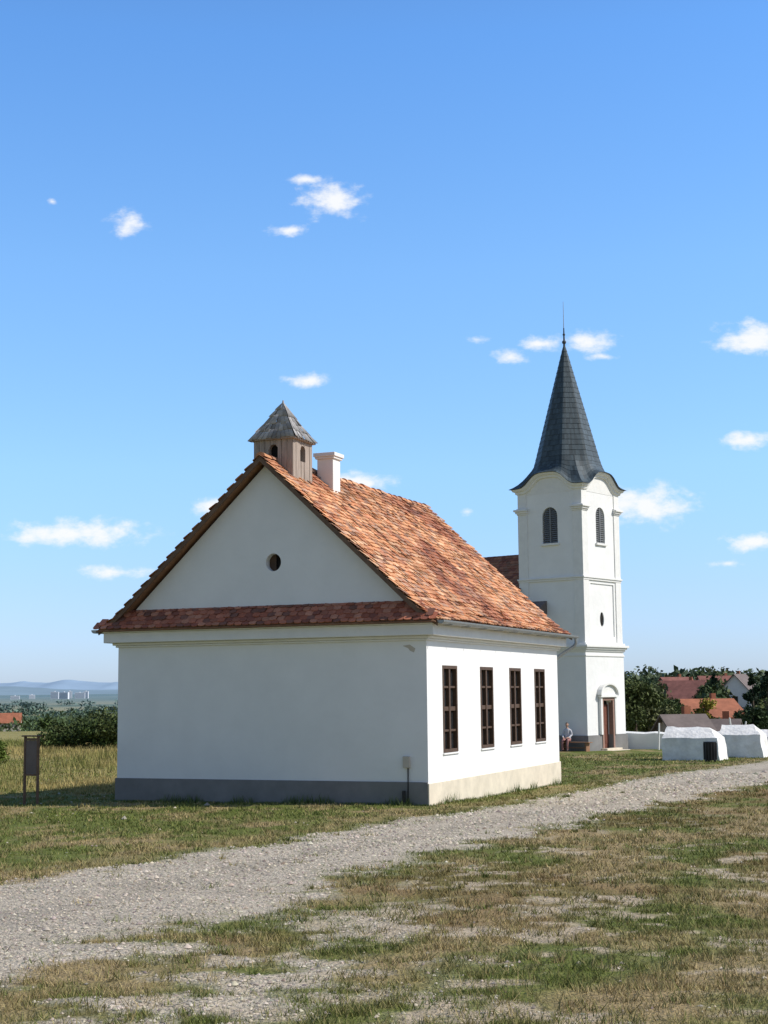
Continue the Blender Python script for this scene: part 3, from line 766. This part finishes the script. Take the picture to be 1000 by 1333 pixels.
for i in range(170):
    y = random.uniform(300, 480); k = random.uniform(.13, .31); x = k*y; g = float(gz(x, y)); s = random.uniform(1.8, 4.0)
    cent.append((x, y, g+s*random.uniform(.3, 1.0))); rad.append((s*1.2, s, s*.9)); base.append(random.choice([(.07, .10, .05), (.09, .115, .06), (.06, .09, .05)]))
foliage('ridge_trees', cent, rad, 120, .9, base)
tree('broadleaf_tree', 14.7, 88, 3.9, 3.4, (.075, .095, .03), 20, 260, .13)
tree('broadleaf_tree', 16.2, 92, 3.3, 3.0, (.095, .105, .04), 18, 260, .13)
tree('broadleaf_tree', 18.6, 99, 3.0, 3.2, (.065, .09, .03), 18, 260, .13)
tree('broadleaf_tree', 20.8, 106, 2.5, 2.6, (.08, .10, .035), 18, 240, .13)
tree('broadleaf_tree', 23.0, 108, 3.2, 2.2, (.26, .22, .04), 14, 200, .12)
tree('broadleaf_tree', 26.4, 150, 6.2, 4.4, (.045, .07, .025), 22, 240, .2)
tree('broadleaf_tree', 33.0, 152, 5.2, 4.2, (.05, .075, .025), 22, 240, .2)
tree('broadleaf_tree', 35.2, 160, 5.8, 4.2, (.06, .085, .03), 22, 240, .2)
tree('conifer_tree', 25.6, 104, 4.6, 2.6, (.02, .04, .02), 26, 240, .12, True)
tree('conifer_tree', 27.2, 106, 4.9, 3.0, (.022, .042, .022), 26, 240, .12, True)
tree('conifer_tree', 34.2, 155, 6.4, 3.0, (.025, .045, .025), 26, 200, .18, True)
tree('broadleaf_tree', 24.6, 100, 2.2, 2.4, (.04, .065, .025), 14, 220, .12)
# far forest on the plain (left)
cent = []; rad = []; base = []
for i in range(1500):
    y = math.exp(random.uniform(math.log(230), math.log(3800))); k = random.uniform(-.36, .1)
    x = k*y
    if y > 400 and float(fbm(np.array(x*.004), np.array(y*.003), 52, 3)) < .44: continue
    if y < 500 and k < -.235 and random.random() < .8: continue
    g = float(gz(x, y)); s = random.uniform(.7, 1.3)*(1.8+y*.0026)
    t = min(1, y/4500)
    cent.append((x, y, g+s*.4)); rad.append((s*2.0, s*1.6, s*.8)); base.append(tuple(np.array([.06, .09, .03])*(1-t)+np.array([.12, .18, .18])*t))  # leaf colour fades to blue-green with distance, painting in the haze
V_, C_ = leafcloud(cent, rad, 70, 1.0, base)
sc = np.repeat(np.array([max(.45, c[1]/900) for c in cent]), 70)
Vq = V_.reshape(-1, 4, 3); mid = Vq.mean(1, keepdims=True); Vq = mid+(Vq-mid)*sc[:, None, None]
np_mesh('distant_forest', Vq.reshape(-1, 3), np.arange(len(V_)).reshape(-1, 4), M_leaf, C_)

# ------------------------------------------------------------------ houses, shed, city, hills
def house(name, x, y, a, w, d, he, hr, mw, mr, zoff=0):
    e = empty(name, (x, y, float(gz(x, y))+zoff), a)
    prism('walls', [(-d/2, -2), (d/2, -2), (d/2, he), (0, hr-.08), (-d/2, he)], -w/2, w/2, 'x', mw, e)
    o = .35; k = (hr-he)/(d/2)
    for s in (-1, 1):
        V = []
        for xx in (-w/2-o, w/2+o): V += [(xx, 0, hr+.06), (xx, s*(d/2+o), he-k*o+.06), (xx, s*(d/2+o), he-k*o-.06), (xx, 0, hr-.06)]
        mobj('roof_slope', V, [(0, 1, 5, 4), (1, 2, 6, 5), (2, 3, 7, 6), (0, 1, 2, 3), (4, 5, 6, 7)], mr, e)
    nwin = max(1, int(w/2.2))
    boxes('windows', [(-w/2+w*(i+.5)/nwin-.35, -w/2+w*(i+.5)/nwin+.35, -d/2-.03, -d/2+.02, he*.35, he*.8) for i in range(nwin)]+[(w/2-.02, w/2+.03, -.4, .4, he*.35, he*.8), (-w/2-.03, -w/2+.02, -.4, .4, he*.35, he*.8)], M_glass, e)
    boxes('chimney', [(w*.2-.2, w*.2+.2, .3, .7, hr-1, hr+.5)], M_redroof, e)
house('red_roof_house', 26.6, 124, math.radians(14), 4.4, 4.6, 1.8, 3.1, M_housewall, M_redroof)
house('maroon_roof_house', 37.8, 190, math.radians(-22), 5.2, 5.4, 2.8, 4.9, M_housewall, M_maroon, .2)
house('gable_house', 49.5, 208, math.radians(62), 6, 4.4, 3.2, 5.6, M_white2, M_greyroof, .2)
house('maroon_roof_house', 46.8, 240, math.radians(25), 5.4, 5.4, 2.8, 5.0, M_housewall, M_maroon, .3)
house('red_roof_house', 56, 250, math.radians(10), 7, 6, 3, 5.4, M_housewall, M_maroon)
house('wooden_shed', 17.1, 86, math.radians(14), 2.2, 2.0, .95, 1.65, M_oldwood, M_greyroof)
house('wooden_shed', 19.6, 88, math.radians(-20), 1.9, 1.8, .8, 1.35, M_oldwood, M_greyroof)
house('red_roof_house', -127, 500, math.radians(10), 9, 8, 3.6, 6.6, M_housewall, M_redroof)
for (x, y, h, a) in ((13.3, 73.2, 1.3, .08), (18.6, 80, 1.5, -.2), (19.1, 80.3, 1.3, .25)):
    g = float(gz(x, y)); cyl('fence_post', (x, y, g-.2), (x+a, y, g+h), .05, .04, M_white2)
# apartment blocks in the distant town
M_apt = pmat('apartment_panel', (.66, .68, .72), .9, .05, .05, 1, 0); M_aptw = pmat('apartment_window', (.34, .39, .46), .6, .1, .05, 1, 0)
for i, (k, wdt, hh) in enumerate([(-.2225, 26, 24), (-.2165, 30, 22), (-.212, 14, 26), (-.2055, 34, 21), (-.2015, 16, 25), (-.2375, 20, 15), (-.249, 30, 12)]):
    y = 5000+random.uniform(-150, 150); x = k*y; e = empty('apartment_block', (x, y, -9), random.uniform(-.2, .3))
    boxes('slab', [(-wdt/2, wdt/2, 0, 14, -2, hh)], M_apt, e)
    boxes('window_bands', [(-wdt/2+1.5, wdt/2-1.5, -.3, -.05, z+1, z+2.3) for z in range(2, int(hh)-2, 3)], M_aptw, e)
    boxes('stair_head', [(-2, 2, 4, 9, hh, hh+2.5)], M_apt, e)
M_hill = pmat('distant_hills', (.27, .37, .48), 1, .002, .08, .01, 0, spec=0)  # bluish base colour carries the painted distance haze
def ridge(name, y, amp, base, s, mat, f):
    xs = np.linspace(-9000, 9000, 500); V = []; n = len(xs)
    h = base+amp*(fbm(xs*f, xs*0+s, s, 5))
    for j, (dy, q) in enumerate(((-1500, 0), (-700, .55), (0, 1), (900, .5))):
        for x, hh in zip(xs, h): V.append((x, y+dy, -30+(hh+30)*q))
    F = [(j*n+i, j*n+i+1, (j+1)*n+i+1, (j+1)*n+i) for j in range(3) for i in range(n-1)]
    mobj(name, V, F, mat, None, smooth=True)
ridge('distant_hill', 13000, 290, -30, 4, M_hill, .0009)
M_hill2 = pmat('near_hills', (.20, .28, .34), 1, .002, .1, .01, 0, spec=0)  # haze painted into the base colour here too, less pale
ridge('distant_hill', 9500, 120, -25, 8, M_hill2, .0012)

# ------------------------------------------------------------------ world
EL = math.radians(42); AZ = math.radians(-7)
w = bpy.data.worlds.new('World'); scene.world = w; w.use_nodes = True
nt = w.node_tree; Nn = nt.nodes; Lk = nt.links
bg = Nn['Background']; bg.inputs['Strength'].default_value = .12
sky = Nn.new('ShaderNodeTexSky'); sky.sky_type = 'NISHITA'; sky.sun_disc = False
sky.sun_elevation = EL; sky.sun_rotation = math.pi/2-AZ
sky.altitude = 200; sky.air_density = 1.0; sky.dust_density = .4; sky.ozone_density = 2.0
tc = Nn.new('ShaderNodeTexCoord')
sep = Nn.new('ShaderNodeSeparateXYZ'); Lk.new(tc.outputs['Generated'], sep.inputs[0])
def math_(op, a, b=None, clamp=False):
    n = Nn.new('ShaderNodeMath'); n.operation = op; n.use_clamp = clamp
    for i, v in enumerate((a, b)):
        if v is None: continue
        if isinstance(v, (int, float)): n.inputs[i].default_value = v
        else: Lk.new(v, n.inputs[i])
    return n.outputs[0]
yy = math_('MAXIMUM', sep.outputs['Y'], .05)
kk = math_('DIVIDE', sep.outputs['X'], yy); ee = math_('DIVIDE', sep.outputs['Z'], yy)
cb_ = Nn.new('ShaderNodeCombineXYZ'); Lk.new(kk, cb_.inputs[0]); Lk.new(ee, cb_.inputs[1])
clouds = [(-.0343, .344, .021, .0135, -.1), (-.0503, .3575, .014, .005, .2), (-.065, .321, .020, .006, .25), (-.177, .3271, .016, .010, .1), (-.2299, .3438, .006, .004, .4),
 (-.0509, .2144, .018, .006, .05), (.0886, .2302, .011, .0065, -.05), (.1084, .2387, .018, .006, .05), (.1419, .2389, .020, .009, .0), (.1515, .2290, .014, .004, .25), (.0649, .2418, .010, .004, .3),
 (.257, .2409, .026, .011, -.15), (.249, .1694, .018, .006, -.05), (.178, .1261, .034, .0125, -.15), (.0565, .122, .006, .004, .2), (.2503, .0991, .024, .007, .05), (.232, .085, .02, .004, .35),
 (-.2092, .1096, .048, .0095, -.1), (-.1827, .0831, .036, .006, .2), (-.1178, .126, .014, .008, .0), (-.0182, .143, .022, .008, -.1)]
dmin = None
for (a, b, ra, rb, off) in clouds:
    s = Nn.new('ShaderNodeVectorMath'); s.operation = 'SUBTRACT'; Lk.new(cb_.outputs[0], s.inputs[0]); s.inputs[1].default_value = (a, b, 0)
    m = Nn.new('ShaderNodeVectorMath'); m.operation = 'MULTIPLY'; Lk.new(s.outputs[0], m.inputs[0]); m.inputs[1].default_value = (1/ra, 1/rb, 0)
    l = Nn.new('ShaderNodeVectorMath'); l.operation = 'LENGTH'; Lk.new(m.outputs[0], l.inputs[0])
    v = math_('ADD', l.outputs['Value'], off)
    dmin = v if dmin is None else math_('MINIMUM', dmin, v)
nz = Nn.new('ShaderNodeTexNoise'); nz.inputs['Scale'].default_value = 60; nz.inputs['Detail'].default_value = 8; nz.inputs['Roughness'].default_value = .6
mpn = Nn.new('ShaderNodeMapping'); mpn.inputs['Scale'].default_value = (1, 1.6, 1); Lk.new(cb_.outputs[0], mpn.inputs['Vector']); Lk.new(mpn.outputs[0], nz.inputs['Vector'])
f = math_('ADD', math_('SUBTRACT', 1.0, dmin), math_('MULTIPLY', math_('SUBTRACT', nz.outputs['Fac'], .5), 2.4))
mr = Nn.new('ShaderNodeMapRange'); mr.interpolation_type = 'SMOOTHSTEP'; mr.inputs['From Min'].default_value = -.15; mr.inputs['From Max'].default_value = 1.0
Lk.new(f, mr.inputs['Value'])
front = math_('GREATER_THAN', sep.outputs['Y'], .06)
mask = math_('MULTIPLY', math_('MULTIPLY', mr.outputs[0], front), .94)
# sky tint by elevation, bluer than Nishita; unseen high, rear sky set for wall fill
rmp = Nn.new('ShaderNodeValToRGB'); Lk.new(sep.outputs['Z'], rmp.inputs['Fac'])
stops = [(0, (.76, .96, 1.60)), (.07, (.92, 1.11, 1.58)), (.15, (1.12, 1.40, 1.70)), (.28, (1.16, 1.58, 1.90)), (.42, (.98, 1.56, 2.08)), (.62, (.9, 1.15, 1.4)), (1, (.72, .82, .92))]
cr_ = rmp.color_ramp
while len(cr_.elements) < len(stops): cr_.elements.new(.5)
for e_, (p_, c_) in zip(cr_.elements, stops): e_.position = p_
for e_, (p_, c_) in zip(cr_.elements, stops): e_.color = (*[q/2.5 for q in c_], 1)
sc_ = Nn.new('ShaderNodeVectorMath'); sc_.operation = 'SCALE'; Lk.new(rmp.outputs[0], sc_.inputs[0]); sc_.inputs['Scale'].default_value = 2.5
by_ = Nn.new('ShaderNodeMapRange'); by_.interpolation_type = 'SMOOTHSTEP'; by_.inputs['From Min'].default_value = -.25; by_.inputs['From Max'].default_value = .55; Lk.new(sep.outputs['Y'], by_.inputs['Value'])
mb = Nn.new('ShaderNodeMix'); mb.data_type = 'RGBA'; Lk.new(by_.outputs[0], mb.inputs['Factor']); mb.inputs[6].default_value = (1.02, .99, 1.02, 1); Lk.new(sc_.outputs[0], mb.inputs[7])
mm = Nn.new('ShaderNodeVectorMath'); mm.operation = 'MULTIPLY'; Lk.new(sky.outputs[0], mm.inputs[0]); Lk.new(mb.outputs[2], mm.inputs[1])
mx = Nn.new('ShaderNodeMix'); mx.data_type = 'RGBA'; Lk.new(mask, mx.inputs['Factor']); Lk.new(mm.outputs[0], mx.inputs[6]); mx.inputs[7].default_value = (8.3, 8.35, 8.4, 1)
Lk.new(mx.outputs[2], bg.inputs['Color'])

sun = bpy.data.lights.new('sun', 'SUN'); sun.energy = 4.7; sun.angle = math.radians(.53); sun.color = (1, .945, .86)
so = link(bpy.data.objects.new('sun', sun))
sd = Vector((math.cos(EL)*math.cos(AZ), math.cos(EL)*math.sin(AZ), math.sin(EL)))
so.rotation_mode = 'QUATERNION'; so.rotation_quaternion = sd.to_track_quat('Z', 'Y')

# ------------------------------------------------------------------ camera
cam = bpy.data.cameras.new('camera'); cam.sensor_fit = 'HORIZONTAL'; cam.sensor_width = 36; cam.lens = 69.3; cam.clip_start = .1; cam.clip_end = 40000
co = link(bpy.data.objects.new('camera', cam))
co.matrix_world = Matrix.Rotation(math.radians(90+6.98), 4, 'X') @ Matrix.Rotation(math.radians(-.59), 4, 'Z')
scene.camera = co
scene.view_settings.view_transform = 'Standard'; scene.view_settings.look = 'None'; scene.view_settings.exposure = 0
